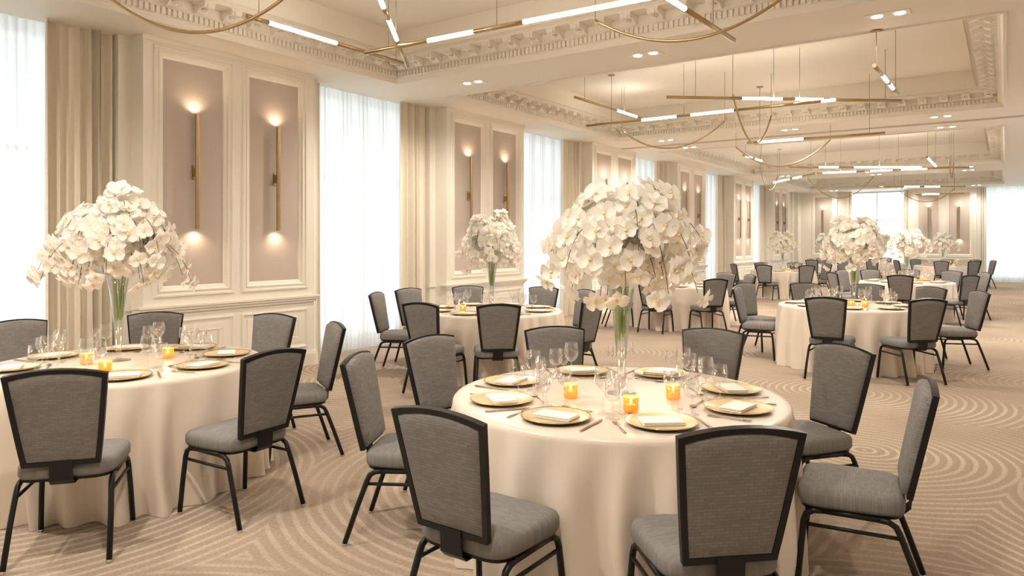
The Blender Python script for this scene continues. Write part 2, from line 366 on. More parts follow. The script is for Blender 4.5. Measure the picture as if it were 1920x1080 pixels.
# ---- windows, sheers, drapes
def window(n, p0, p1, plane, axis):
    """plane: coordinate of the glass; axis 'y' = window runs along Y"""
    L_ = p1-p0; m = MB(); g = MB()
    def bx(mm, a0, a1, d0, d1, z0, z1):
        if axis != 'x': mm.box(plane+d0, plane+d1, p0+a0, p0+a1, z0, z1)
        else: mm.box(p0+a0, p0+a1, plane+d0, plane+d1, z0, z1)
    wnd = MB(); bx(wnd, 0, .06, -.04, .04, .12, ZC); bx(wnd, L_-.06, L_, -.04, .04, .12, ZC); bx(wnd, .06, L_-.06, -.04, .04, .12, .18); bx(wnd, .06, L_-.06, -.04, .04, ZC-.06, ZC)
    o = tag(link('window_%d' % n, wnd.mesh('window_frame', pane_frame)), kind='structure')
    b = MB(); bx(b, .06, L_-.06, -.02, .02, 2.45, 2.50); bx(b, L_/2-.02, L_/2+.02, -.02, .02, .18, ZC-.06)
    link('window_bar', b.mesh('window_bar', pane_frame), o)
    for a0, a1 in ((.06, L_/2-.02), (L_/2+.02, L_-.06)):
        for z0, z1 in ((.18, 2.45), (2.50, ZC-.06)):
            p = MB(); bx(p, a0, a1, -.003, .003, z0, z1); link('pane', p.mesh('pane', pane_glass), o)
    # sky portal in the opening
    d = bpy.data.lights.new('window_portal', 'AREA'); d.shape = 'RECTANGLE'; d.size = L_; d.size_y = ZC-.12; d.cycles.is_portal = True
    if axis == 'y': link('window_portal', d, None, (plane-.06, p0+L_/2, (ZC+.12)/2), (PI/2, 0, -PI/2))
    elif axis == 'yr': link('window_portal', d, None, (plane+.06, p0+L_/2, (ZC+.12)/2), (PI/2, 0, PI/2))
    else: link('window_portal', d, None, (p0+L_/2, plane+.06, (ZC+.12)/2), (-PI/2, 0, 0))
def pleats(p0, p1, plane, axis, step, amp, z0, z1, seed, jit=.3, top_gather=0, taper=0):
    rnd = random.Random(seed); m = MB(); pts = []; x = p0; s = 1
    n_w = max(2, int((p1-p0)/step)); ph = [rnd.random()*6 for _ in range(4)]
    N = n_w*8; rows = [z0, z0+.03, z0+.5, (z0+z1)/2, z1-.4, z1-.05, z1]
    vs = []
    for zi, z in enumerate(rows):
        tz = (z-z0)/(z1-z0)
        for i in range(N+1):
            u = i/N; xx = p0+(p1-p0)*u
            warp = u*n_w*2*PI + .7*math.sin(u*7+ph[0]) + .5*math.sin(u*17+ph[1]) + .25*(1-tz)*math.sin(u*11+ph[2]+tz*2)
            a = amp*(.75+.4*math.sin(u*n_w*1.3+ph[3]))*(1+taper*(1-tz))
            sv = math.sin(warp); off = a*(abs(sv)**.7)*(1 if sv > 0 else -1)
            sx = .35*step*math.cos(warp)*jit
            if zi == 0: off *= 1.1
            vs.append((plane+off, xx+sx, z) if axis == 'y' else (xx+sx, plane+off, z))
    fs = [(r*(N+1)+i, r*(N+1)+i+1, (r+1)*(N+1)+i+1, (r+1)*(N+1)+i) for r in range(len(rows)-1) for i in range(N)]
    return m.add(vs, fs, 0, True)
BAYS = ['window before the first pier', 'window after the first pier', 'window after the second pier', 'window after the third pier', 'window after the fourth pier', 'window after the fifth pier', 'window after the sixth pier']
for i, c in enumerate(pier_c):
    e = c+PW/2; s_ = (pier_c[i+1]-PW/2) if i < 6 else YB-.5
    window(i+1, e+.13, s_-.13, XW-.75, 'y')
    nm = BAYS[i]
    o = link('sheer_curtain', pleats(e+.16, s_-.30, XW-.44, 'y', .075, .022, .01, ZC+.008, i).mesh('sheer', sheer_m)); tag(o, 'white pleated sheer curtain across the %s' % nm, 'curtain', 'white sheers on the window wall')
    o = link('drape', pleats(s_-.74 if i else s_-.80, s_-.10, XW-.33, 'y', .092, .075, .008, ZC+.01, 50+i, .5, taper=.2).mesh('drape', drape_m)); tag(o, 'beige pleated drape drawn back at the far side of the %s' % nm, 'curtain', 'beige drapes on the window wall')
    o = link('drape', pleats(e+.03, e+.36, XW-.33, 'y', .095, .045, .008, ZC+.01, 80+i, .5).mesh('drape', drape_m)); tag(o, 'narrow beige drape drawn back at the near side of the %s' % nm, 'curtain', 'beige drapes on the window wall')
for k, (a, b) in enumerate(RW):
    window(10+k, a, b, XR+.12, 'yr')
    o = link('sheer_curtain', pleats(a-.1, b+.1, XR-.08, 'y', .09, .02, .01, ZC+.008, 300+k).mesh('sheer', sheer_m)); tag(o, 'white sheer curtain on the %s window of the aisle wall' % ('first', 'second', 'third')[k], 'curtain', 'white sheers on the aisle wall')
window(8, -5.7, -3.2, YB+.75, 'x'); window(9, -.8, XR-.05, YB+.75, 'x')
def cur(name, a, b, off, step, amp, seed, label, m):
    o = link(name, pleats(a, b, YB+off, 'x', step, amp, .01, ZC+.008, seed, .4).mesh(name, m))
    tag(o, label, 'curtain', 'curtains on the end wall')
cur('sheer_curtain', -.85, XR-.02, .44, .09, .02, 201, 'wide white sheer curtain at the aisle end of the end wall', sheer_m)
cur('drape', -5.92, -5.36, .33, .1, .05, 202, 'beige drape on the end wall beside the narrow single panel', drape_m)
cur('drape', -3.42, -3.10, .33, .1, .05, 203, 'beige drape on the end wall between bright window and double panel', drape_m)
cur('drape', -.92, -.62, .33, .1, .05, 204, 'beige drape on the end wall beside the wide sheer curtain', drape_m)

# ---- downlights: a trim plate with two lamps
DL = {}
DL['plate'] = MB().ring(-.19, .19, -.10, .10, [(0, 0), (0, -.006), (.012, -.008), (.02, -.002)], 'xy').box(-.17, .17, -.08, .08, -.003, -.001).mesh('trim_plate', ceil_m)
DL['lamp'] = MB().lathe([(0, -.004), (.040, -.004), (.044, -.007), (.047, -.007), (.048, -.001)], 16).mesh('lamp', lamp_glow)
bn = {.95: 'behind the camera', 7.46: 'first beam', 14.02: 'near half of the wide beam', 15.36: 'far half of the wide beam', 23.8: 'near edge of the third beam', 24.9: 'far edge of the third beam', 31.6: 'strip by the end wall', 3.6: 'camera strip'}
for y in (.88, 7.46, 14.02, 15.36, 23.8, 24.9, 31.7):
    for x, col in ((-5.83, 'over the window side'), (-3.35, 'over the room centre'), (-.90, 'over the aisle side')):
        t = link('downlight', None, None, (x, y, ZC)); nm = bn.get(y, 'first' if y < 1 else 'strip by the end wall')
        tag(t, 'white twin downlight %s, %s' % (col, nm), 'ceiling light', 'recessed twin downlights')
        link('trim_plate', DL['plate'], t)
        for s in (-.095, .095): link('lamp', DL['lamp'], t, (s, 0, 0))
        light('SPOT', t, (0, 0, -.03), PWR_SPOT*(1 if y < 20 else .6), WARM, (0, 0, 0), spot_size=math.radians(165), spot_blend=.6, shadow_soft_size=.06)
# ---- linear pendants
def pt(px, py, dz):
    z = EYE+dz; x, y = at(px, py, z); return Vector((x, y, z))
CANOPY = MB().lathe([(0, 0), (.055, 0), (.055, -.012), (0, -.014)], 14).mesh('canopy', brass_dark)
def pendant(p0, p1, segs, hangs, label, grp, dz=None, r=.019, canopy=1):
    """p0,p1 ends; segs = list of (t0,t1) lit fractions; hangs = fractions where wires go up"""
    mid = (p0+p1)/2; d = p1-p0; Ln = d.length; ax = d.normalized()
    t = tag(link('linear_pendant', None, None, mid), label, 'pendant light', grp)
    def P(f): return p0+d*f-mid
    cuts = sorted([0, 1]+[x for s in segs for x in s]); prev = 0
    br = [(prev, segs[0][0])]+[(segs[i][1], segs[i+1][0]) for i in range(len(segs)-1)]+[(segs[-1][1], 1)]
    for a, b in br:
        if b-a > .003: link('brass_sleeve', MB().tube([P(a), P(b)], r*1.08, 12).mesh('brass_sleeve', brass), t)
    for a, b in segs: link('light_tube', MB().tube([P(a), P(b)], r, 12).mesh('light_tube', tube_glow), t)
    for i, h in enumerate(hangs):
        q = P(h); wp = mid+q
        zz = ceil_at(wp)
        top = zz-wp.z
        link('cable', MB().tube([(q.x, q.y, q.z+r), (q.x, q.y, q.z+top)], .0035, 5).mesh('cable', wire_m), t)
        if i < canopy: link('canopy', CANOPY, t, (q.x, q.y, q.z+top))
    return t
def ceil_at(wp):
    if CX0+.37 < wp.x < CX1-.37 and any(a+.37 < wp.y < b-.37 for a, b in COFF): return CZ
    if CX0+.09 < wp.x < CX1-.09 and any(a+.09 < wp.y < b-.09 for a, b in COFF): return ZC+.20
    return ZC
def arc(p0, p1, sag, label, grp, r=.013, hang=True):
    mid = (p0+p1)/2; t = tag(link('arc_pendant', None, None, mid), label, 'pendant', grp)
    n = 24; pts = []
    for i in range(n+1):
        u = i/n; p = p0+(p1-p0)*u; pts.append((p.x-mid.x, p.y-mid.y, p.z-mid.z-sag*(1-(2*u-1)**2)))
    link('brass_arc', MB().tube(pts, r, 10).mesh('brass_arc', brass), t)
    if hang:
        for q in (pts[0], pts[-1]):
            wp = mid+Vector(q); zz = ceil_at(wp)
            link('cable', MB().tube([q, (q[0], q[1], zz-mid.z)], .0035, 5).mesh('cable', wire_m), t)
g1, g2, g3, g4 = ('brass and light pendants in the %s coffer' % s for s in ('first', 'second', 'third', 'fourth'))
# first coffer
pendant(pt(463, 30, 2.0), pt(762, 121, 2.0), [(.11, .50)], [.06, .92], 'brass linear pendant with one lit tube, beside the window cornice of the first coffer', g1)
def ext(px0, py0, px1, py1, f): return (px0+(px1-px0)*f, py0+(py1-py0)*f)
pendant(pt(685, 99, 1.87), pt(1240, -9, 1.87), [(.26, .43), (.60, .995)], [.10, .51], 'long brass pendant with short and long lit tubes under the first coffer far cornice', g1)
pendant(pt(764, 124, 1.93), pt(712, -4, 1.93), [(.47, .76), (.9, 1.0)], [.5], 'short pendant with two lit tubes steeply crossing the first coffer corner', g1)
pendant(pt(1376, 75, 1.80), pt(1235, -15, 1.80), [(.70, 1.0)], [.32], 'brass pendant end rod under the first coffer, over the hanging arc', g1)
arc(pt(196, -12, 1.90), pt(545, -14, 1.90), .30, 'curved brass rod hanging before the first window pier', g1)
arc(pt(1116, 38, 1.95), pt(1478, -12, 1.95), .27, 'curved brass rod hanging under the first beam, mid room', g1)
# second coffer
pendant(pt(1078, 182, 2.22), pt(1201, 221, 2.22), [(.60, .93)], [.13, .72], 'brass linear pendant with one lit tube beside the window cornice of the second coffer', g2)
pendant(pt(1100, 236, 1.9), pt(1566, 187, 1.9), [(.26, .41), (.47, .64), (.955, 1.0)], [.12, .44, .88], 'long slanting brass pendant with two lit tubes in the second coffer', g2)
pendant(pt(1250, 182, 1.96), pt(1690, 189, 1.96), [(.315, .485), (.54, .66)], [.12, .45, .93], 'long level brass pendant with two lit tubes in the second coffer', g2)
pendant(pt(1639, 123, 1.75), pt(1683, 176, 1.75), [(.30, .52), (.60, .78)], [.08, .9], 'short brass pendant with two small lit tubes at the aisle side of the second coffer', g2)
pendant(pt(1401, 268, 1.72), pt(1660, 249, 1.72), [(.085, .43)], [.10, .895], 'low brass pendant with one lit tube under the wide beam', g2)
arc(pt(1166, 245, 1.9), pt(1359, 227, 1.9), .36, 'curved brass rod hanging at the window corner of the second coffer', g2)
arc(pt(1374, 178, 2.0), pt(1446, 217, 2.0), .55, 'narrow curved brass rod hanging in mid second coffer', g2)
arc(pt(1380, 276, 1.85), pt(1557, 262, 1.85), .42, 'curved brass rod hanging under the wide beam', g2)
# third coffer
pendant(pt(1480, 313.5, 1.8), pt(1817, 314, 1.8), [(.163, .27), (.36, .733)], [.2, .5, .9], 'long level brass pendant with two lit tubes in the third coffer', g3)
pendant(pt(1525, 325, 1.8), pt(1800, 313.5, 1.8), [(.07, .31), (.41, .56), (.62, .79)], [.2, .6], 'long slanting brass pendant with three lit tubes in the third coffer', g3)
pendant(pt(1737, 294, 1.8), pt(1756, 313, 1.8), [(.1, .9)], [.1, .9], 'short lit pendant at the aisle side of the third coffer', g3)
pendant(pt(1393, 291, 2.0), pt(1432, 303, 2.0), [(.1, .4), (.55, .9)], [.1, .9], 'short lit pendant beside the window cornice of the third coffer', g3)
pendant(pt(1447, 343, 1.75), pt(1530, 325, 1.75), [(.05, .45), (.52, .72)], [.2, .9], 'short brass pendant with two lit tubes near the third coffer far corner', g3)
arc(pt(1426, 320, 1.9), pt(1458, 331, 1.9), .45, 'narrow curved brass rod near the third coffer window corner', g3)
arc(pt(1780, 297, 1.9), pt(1788, 306, 1.9), .42, 'narrow curved brass rod at the aisle side of the third coffer', g3)
arc(pt(1515, 336, 1.9), pt(1638, 331, 1.9), .60, 'curved brass rod hanging beyond the third coffer', g3)
# fourth coffer
pendant(pt(1644, 350, 1.8), pt(1810, 349.6, 1.8), [(.31, .48), (.54, .71)], [.2, .8], 'level brass pendant with two lit tubes in the fourth coffer', g4)
pendant(pt(1717, 365, 1.6), pt(1808, 362, 1.6), [(.14, .49)], [.2, .8], 'low brass pendant with one lit tube before the end wall panels', g4)
arc(pt(1690, 360, 1.8), pt(1790, 353.5, 1.8), .40, 'curved brass rod hanging before the end wall panels', g4)
# unseen part of the same lighting, over the camera
pendant(Vector((-5.2, 1.9, 3.5)), Vector((-1.2, 2.4, 3.5)), [(.1, .4), (.55, .9)], [.2, .8], 'long brass pendant with two lit tubes nearest the camera, out of the picture', g1)

# ------------------------------------------------------------------ tables
TAB = {  # photo column, depth
 1: (235, 4.70), 2: (1157, 3.70), 3: (918, 8.34), 4: (1594, 8.97), 5: (1272, 13.1), 6: (1467, 19.9), 7: (1699, 14.3), 8: (1768, 24.0), 9: (1654, 26.6), 10: (1549, 25.6)}
TN = {1: 'drape-side front table', 2: 'large central table', 3: 'second-row window table', 4: 'second-row aisle table', 5: 'table behind central orchids',
      6: 'far window-wall table', 7: 'third-row aisle table', 8: 'last aisle table', 9: 'far bright-window table', 10: 'far narrow-panel table'}
TR = .85
CLR = {k: rd(*v) for k, v in TAB.items()}
# seats: (photo column, depth of the back's top)
SEAT = {1: [(105, 3.395), (515, 3.97), (632, 5.12), (515, 5.98), (292, 6.16), (30, 5.54)],
 2: [(820, 2.653), (1390, 2.455), (1745, 3.08), (1583, 4.17), (1337, 5.06), (1040, 5.06), (805, 4.56), (668, 3.57)],
 3: [(935, 7.2), (788, 7.5), (705, 8.33), (763, 9.3), (877, 9.9), (1025, 9.6), (1112, 8.09), (1100, 8.95)],
 4: [(1395, 9.6), (1548, 8.2), (1740, 7.9), (1836, 8.87), (1766, 9.9), (1635, 10.5), (1490, 10.6), (1402, 10.5, 1)],
 5: [(1130, 13.1), (1218, 12.1), (1342, 12.2), (1383, 13.9), (1405, 12.8)],
 6: [(1375, 20), (1432, 18.8), (1513, 18.8), (1427, 21.2), (1490, 21.2), (1551, 19.8)],
 7: [(1560, 14.0), (1585, 15.0), (1624, 15.6), (1712, 15.6), (1797, 15.2), (1845, 14.2), (1820, 13.4), (1688, 13.0)],
 8: [(1680, 24), (1765, 22.7), (1827, 23), (1838, 25), (1862, 24), (1716, 25), (1778, 25.4)],
 9: [(1635, 24.8), (1661, 27.3)],
 10: [(1522, 24.7), (1537, 27), (1582, 24.6)]}
def solve(tn, px, d, free=0, lo=1.40, hi=1.52):
    c = Vector(CLR[tn]); k = (px-960)/F; p = Vector((k*d, d)); D = (p-c).length
    if free: return p
    tgt = min(max(D, lo), hi)
    if abs(D-tgt) < 1e-6: return p
    A = k*k+1; B = -2*(k*c.x+c.y); C = c.x**2+c.y**2-tgt*tgt; q = B*B-4*A*C
    if q < 0: d2 = -B/(2*A)
    else:
        r1 = (-B+math.sqrt(q))/(2*A); r2 = (-B-math.sqrt(q))/(2*A); d2 = r1 if abs(r1-d) < abs(r2-d) else r2
    return Vector((k*d2, d2))
DIRN = ['near side', 'near aisle side', 'aisle side', 'far aisle side', 'far side', 'far window side', 'window side', 'near window side']
def dirnames(angs):
    """angs: angles (0 = toward camera, growing towards the aisle) -> distinct names"""
    n = len(angs); order = sorted(range(n), key=lambda i: angs[i] % (2*PI)); best = None
    import itertools
    slots = [k*PI/4 for k in range(8)]
    for comb in itertools.combinations(range(8), n):
        for sh in range(n):
            cost = 0
            for j, i in enumerate(order):
                s = slots[comb[(j+sh) % n]]; df = (angs[i]-s+PI) % (2*PI)-PI; cost += df*df
            if best is None or cost < best[0]: best = (cost, comb, sh)
    _, comb, sh = best; out = [None]*n
    for j, i in enumerate(order): out[i] = DIRN[comb[(j+sh) % n]]
    return out

# ---- chair prototype (local +y = front)
def outline(sc_=0.0, n=6):
    """back outline in (u,v), inset by sc_"""
    s = sc_; P = []
    bw, tw, h, arch = .168, .222, .462, .028
    bot = s; 
    def side(v): return bw+(tw-bw)*(v/h)**.9 - s
    m = 7
    for i in range(m): v = bot+(h-s*.9-bot)*i/(m-1); P.append((side(max(v, 0)), v))
    k = 9; xe = P[-1][0]; ve = P[-1][1]
    for i in range(1, k): u = xe*(1-2*i/k); P.append((u, ve+arch*(1-(u/xe)**2)))
    for i in range(m): v = h-s*.9-(h-s*.9-bot)*i/(m-1); P.append((-side(max(v, 0)), v))
    return P
BASE = Vector((0, -.216, .470)); TILT = math.radians(11.5)
def bk(u, v, wv):  # back coordinates -> chair
    return (u, BASE.y - math.sin(TILT)*v + math.cos(TILT)*wv, BASE.z + math.cos(TILT)*v + math.sin(TILT)*wv)
def shell(layers, cap0=True, cap1=True):
    m = MB(); n = len(layers[0]); vs = [p for l in layers for p in l]
    fs = [(i*n+k, i*n+(k+1) % n, (i+1)*n+(k+1) % n, (i+1)*n+k) for i in range(len(layers)-1) for k in range(n)]
    m.add(vs, fs, 0, True)
    if cap0: m.f.append(tuple(range(n-1, -1, -1))); m.mi.append(0); m.sm.append(True)
    if cap1: m.f.append(tuple((len(layers)-1)*n+k for k in range(n))); m.mi.append(0); m.sm.append(True)
    return m
def make_chair():
    t = link('banquet_chair', None)
    # seat
    def sl(z, ins, n=36):
        L = []
        for k in range(n):
            a = 2*PI*k/n; ca, sa = math.cos(a), math.sin(a); e = .36
            x = math.copysign(abs(ca)**e, ca); y = math.copysign(abs(sa)**e, sa)
            hw = .232 - .018*(1-(y+1)/2); L.append((x*(hw-ins), .008+y*(.214-ins), z+ .006*(1-x*x)*(1-y*y)))
        return L
    link('seat', shell([sl(.400, .022), sl(.402, .006), sl(.415, 0), sl(.450, 0), sl(.466, .006), sl(.476, .022), sl(.481, .055), sl(.484, .12)]).mesh('seat', fab_xy), t)
    link('seat_pan', shell([sl(.386, .03), sl(.386, .012), sl(.402, .012)], True, False).mesh('seat_pan', black), t)
    o = outline(0); i_ = outline(.024)
    n = len(o); vs = [bk(u, v, .012) for u, v in o]+[bk(u, v, .014) for u, v in i_]+[bk(u, v, -.010) for u, v in i_]+[bk(u, v, -.012) for u, v in o]
    fs = []
    for a, b in ((0, 1), (1, 2), (2, 3), (3, 0)): fs += [(a*n+k, a*n+(k+1) % n, b*n+(k+1) % n, b*n+k) for k in range(n)]
    link('back_frame', MB().add(vs, fs).mesh('back_frame', black), t)
    link('back_panel', shell([[bk(u, v, 0) for u, v in outline(.018)], [bk(u, v, -.006) for u, v in outline(.022)], [bk(u, v, -.011) for u, v in outline(.032)], [bk(u, v, -.013) for u, v in outline(.07)]], False).mesh('back_panel', fab_xz), t)
    link('backrest', shell([[bk(u, v, .004) for u, v in outline(.012)], [bk(u, v, .026) for u, v in outline(.014)], [bk(u, v, .036) for u, v in outline(.022)], [bk(u, v, .043) for u, v in outline(.045)], [bk(u, v, .046) for u, v in outline(.085)]], False).mesh('backrest', fab_xz), t)
    pth = [(-.2315, .492), (-.2305, .468), (-.228, .43), (-.224, .395), (-.205, .376), (-.10, .374)]
    m = MB(); vs = []
    for j, (y, z) in enumerate(pth):
        hw = .050 if j < 3 else .053; dy, dz = (-.004, 0) if j < 4 else (0, -.004)
        vs += [(-hw, y, z), (hw, y, z), (hw, y+dy, z+dz), (-hw, y+dy, z+dz)]
    fs = [(j*4+a, j*4+(a+1) % 4, j*4+4+(a+1) % 4, j*4+4+a) for j in range(len(pth)-1) for a in range(4)]+[(3, 2, 1, 0), tuple(len(vs)-4+a for a in range(4))]
    link('bracket', m.add(vs, fs).mesh('bracket', black), t)
    for s in (-1, 1):
        fr = [(s*.222, .222, .012), (s*.214, .205, .20), (s*.206, .193, .330), (s*.204, .182, .362), (s*.203, .155, .379), (s*.202, .12, .383)]
        rr = [(s*.222, -.292, .012), (s*.214, -.228, .20), (s*.206, -.180, .330), (s*.204, -.165, .360), (s*.203, -.138, .376), (s*.202, -.10, .380)]
        for nm, p in (('leg', fr), ('leg', rr)):
            l = link(nm, MB().tube(p, .0138, 8).mesh('leg', black), t)
            f = p[0]; link('glide', MB().lathe([(0, 0), (.014, 0), (.014, .010), (.012, .016)], 10, (f[0], f[1], 0)).mesh('glide', chrome), l)
        link('side_rail', MB().tube([(s*.202, -.11, .380), (s*.202, .13, .383)], .0132, 8).mesh('side_rail', black), t)
        link('stretcher', MB().tube([(s*.207, -.188, .315), (s*.207, .198, .318)], .0088, 8).mesh('stretcher', black), t)
    return t
proto = make_chair(); used = False
for tn, seats in SEAT.items():
    c = Vector(CLR[tn]); pts = [solve(tn, *s) for s in seats]
    angs = [math.atan2(p.x-c.x, -(p.y-c.y)) for p in pts]; rads = [(p-c).length for p in pts]
    for _ in range(60):      # neighbouring chairs keep clear of each other, the farther one giving way
        for i in range(len(pts)):
            for j in range(i):
                df = (angs[i]-angs[j]+PI) % (2*PI)-PI
                if abs(df) < .56:
                    mv = (.56-abs(df))*(1 if df >= 0 else -1)*.5; wi = .85 if pts[i].y > pts[j].y else .15
                    angs[i] += mv*wi; angs[j] -= mv*(1-wi)
    pts = [c+Vector((math.sin(a), -math.cos(a)))*r for a, r in zip(angs, rads)]; nms = dirnames(angs)
    for p, nm in zip(pts, nms):
        o = proto if not used else copy_tree(proto); used = True
        W = Vector(wxy(*p)); Cw = Vector(wxy(*c)); dr = (Cw-W).normalized()
        org = W+dr*.305
        o.location = (org.x, org.y, 0); o.rotation_euler = (0, 0, math.atan2(dr.y, dr.x)-PI/2)
        tag(o, 'grey woven banquet chair at the %s of the %s' % (nm, TN[tn]), 'chair', 'grey banquet chairs around the round tables')

# ---- tables and cloths
def cloth(seed):
    rnd = random.Random(seed); n = 240; nf = 25
    ph = []; a = 0
    cum = [0]
    for i in range(nf): cum.append(cum[-1]+.6+rnd.random()*.8)
    tot = cum[-1]; amps = [.6+rnd.random()*.7 for _ in range(nf)]
    def fold(th):
        u = (th/(2*PI) % 1)*tot
        for i in range(nf):
            if u < cum[i+1] or i == nf-1:
                t = (u-cum[i])/(cum[i+1]-cum[i]); return (math.sin(t*PI)**2.0)*amps[i]
    m = MB(); rings = []
    rings.append([(0.0, 0)]); 
    vs = [(0, 0, .757)]; rows = []
    def row(fn):
        st = len(vs)
        for k in range(n): th = 2*PI*k/n; r, z = fn(th); vs.append((r*math.cos(th), r*math.sin(th), z))
        rows.append(st)
    row(lambda th: (.45, .757)); row(lambda th: (TR-.03, .757)); row(lambda th: (TR-.006, .753)); row(lambda th: (TR+.004, .742)); row(lambda th: (TR+.006, .725))
    for j in range(1, 11):
        q = j/10; z = .725*(1-q)+.003*q
        am = .105*q**.6
        row(lambda th, q=q, z=z, am=am: (TR+.004+am*fold(th+.04*math.sin(q*3))-.040*q+.012*q*math.sin(3*th+seed), z))
    fs = [(0, rows[0]+k, rows[0]+(k+1) % n) for k in range(n)]
    for a_, b_ in zip(rows, rows[1:]): fs += [(a_+k, b_+k, b_+(k+1) % n, a_+(k+1) % n) for k in range(n)]
    return m.add(vs, fs, 0, True).mesh('tablecloth', cloth_m)
cloths = [cloth(i) for i in range(4)]
wood = mat('plywood_top', (.35, .24, .14), .6)
top_mesh = MB().lathe([(0, .725), (TR-.008, .725), (TR-.004, .731), (TR-.004, .744), (TR-.01, .748), (0, .748)], 40).mesh('tabletop', wood)
tleg = MB().tube([(0, 0, 0), (0, 0, .725)], .014, 8).box(-.012, .012, -.03, .03, .68, .725).mesh('leg', black)
for tn, c in CLR.items():
    x, y = wxy(*c); t = tag(link('banquet_table', None, None, (x, y, 0)), 'round banquet table under the cloth of the %s' % TN[tn], 'table', 'round banquet tables')
    link('tabletop', top_mesh, t)
    for k in range(4): link('leg', tleg, t, (.5*math.cos(k*PI/2+.8), .5*math.sin(k*PI/2+.8), 0))
    o = link('tablecloth', cloths[tn % 4], None, (x, y, 0), (0, 0, tn*1.3+.6))
    tag(o, 'floor-length ivory satin tablecloth draped on the %s' % TN[tn], 'tablecloth', 'ivory tablecloths')

ZT = .758
# ---- settings
G = {}
def lathe_mesh(nm, prof, m, n=20): return MB().lathe(prof, n).mesh(nm, m)
G['bowl'] = lathe_mesh('bowl', [(.004, .105), (.018, .112), (.034, .130), (.042, .155), (.040, .185), (.034, .215)], glass)
G['stem'] = lathe_mesh('stem', [(.0, .106), (.0045, .104), (.0035, .06), (.0045, .012), (.010, .004), (.034, .002), (.035, .0)], glass, 14)
G['bowl_s'] = lathe_mesh('bowl', [(.004, .095), (.015, .101), (.027, .118), (.032, .140), (.030, .165), (.026, .190)], glass)
G['stem_s'] = lathe_mesh('stem', [(.0, .096), (.0045, .094), (.0035, .055), (.0045, .012), (.010, .004), (.031, .002), (.032, .0)], glass, 14)
G['bowl_w'] = lathe_mesh('bowl', [(.004, .075), (.022, .080), (.036, .098), (.040, .125), (.037, .160), (.035, .170)], glass)
G['stem_w'] = lathe_mesh('stem', [(.0, .076), (.005, .074), (.004, .045), (.005, .012), (.010, .004), (.034, .002), (.035, .0)], glass, 14)
G['plate'] = lathe_mesh('plate', [(0, .006), (.105, .006), (.118, .009), (.150, .017)], plate_clear, 40)
G['rim'] = MB().lathe([(.118, .0085), (.150, .0165), (.156, .019), (.158, .017), (.150, .012), (.11, .003), (0, .003)], 40).mesh('rim', plate_rim)
fk = MB()
fk.tube([(0, -.10, .004), (0, -.02, .004), (0, .03, .006), (0, .045, .004)], [.006, .0045, .003, .006], 8, oval=.45)
fk.box(-.011, .011, .045, .058, .002, .004)
for k in range(4): fk.box(-.011+k*.0062, -.0078+k*.0062, .058, .095, .002, .004)
G['fork'] = fk.mesh('fork', steel)
kn = MB(); kn.tube([(0, -.115, .004), (0, -.03, .004), (0, -.005, .004)], [.007, .0065, .005], 8, oval=.5)
kn.add([(-.006, -.005, .003), (.007, -.005, .003), (.009, .06, .003), (.004, .105, .003), (-.006, .110, .003), (-.006, -.005, .0045), (.007, -.005, .0045), (.009, .06, .0045), (.004, .105, .0045), (-.006, .110, .0045)],
       [(4, 3, 2, 1, 0), (5, 6, 7, 8, 9)]+[(i, (i+1) % 5, 5+(i+1) % 5, 5+i) for i in range(5)])
G['knife'] = kn.mesh('knife', steel)
sp = MB(); sp.tube([(0, -.09, .004), (0, -.02, .005), (0, .03, .006)], [.005, .004, .003], 8, oval=.5)
vs = [(0, .055, .001)]; nn = 14
for rr_ in (.6, 1):
    for k in range(nn): a = 2*PI*k/nn; vs.append((.017*rr_*math.cos(a), .055+.027*rr_*math.sin(a), .002 if rr_ < 1 else .0075))
sp.add(vs, [(0, 1+k, 1+(k+1) % nn) for k in range(nn)]+[(1+k, 1+nn+k, 1+nn+(k+1) % nn, 1+(k+1) % nn) for k in range(nn)], 0, True)
G['spoon'] = sp.mesh('spoon', steel)
np_ = MB()
for j, (dx, z0) in enumerate(((0, 0), (.002, .0055), (-.002, .011))):
    L_ = []
    for ins, z in ((.004, z0), (0, z0+.002), (0, z0+.004), (.005, z0+.0055)):
        L_.append([(x*(.092-ins)+dx, y*(.056-ins), z) for x, y in ((-1, -1), (0, -1.0), (1, -1), (1, 0), (1, 1), (0, 1), (-1, 1), (-1, 0))])
    s_ = shell(L_); np_.add(s_.v, s_.f, 0, False)
G['napkin'] = np_.mesh('napkin', napkin_m)

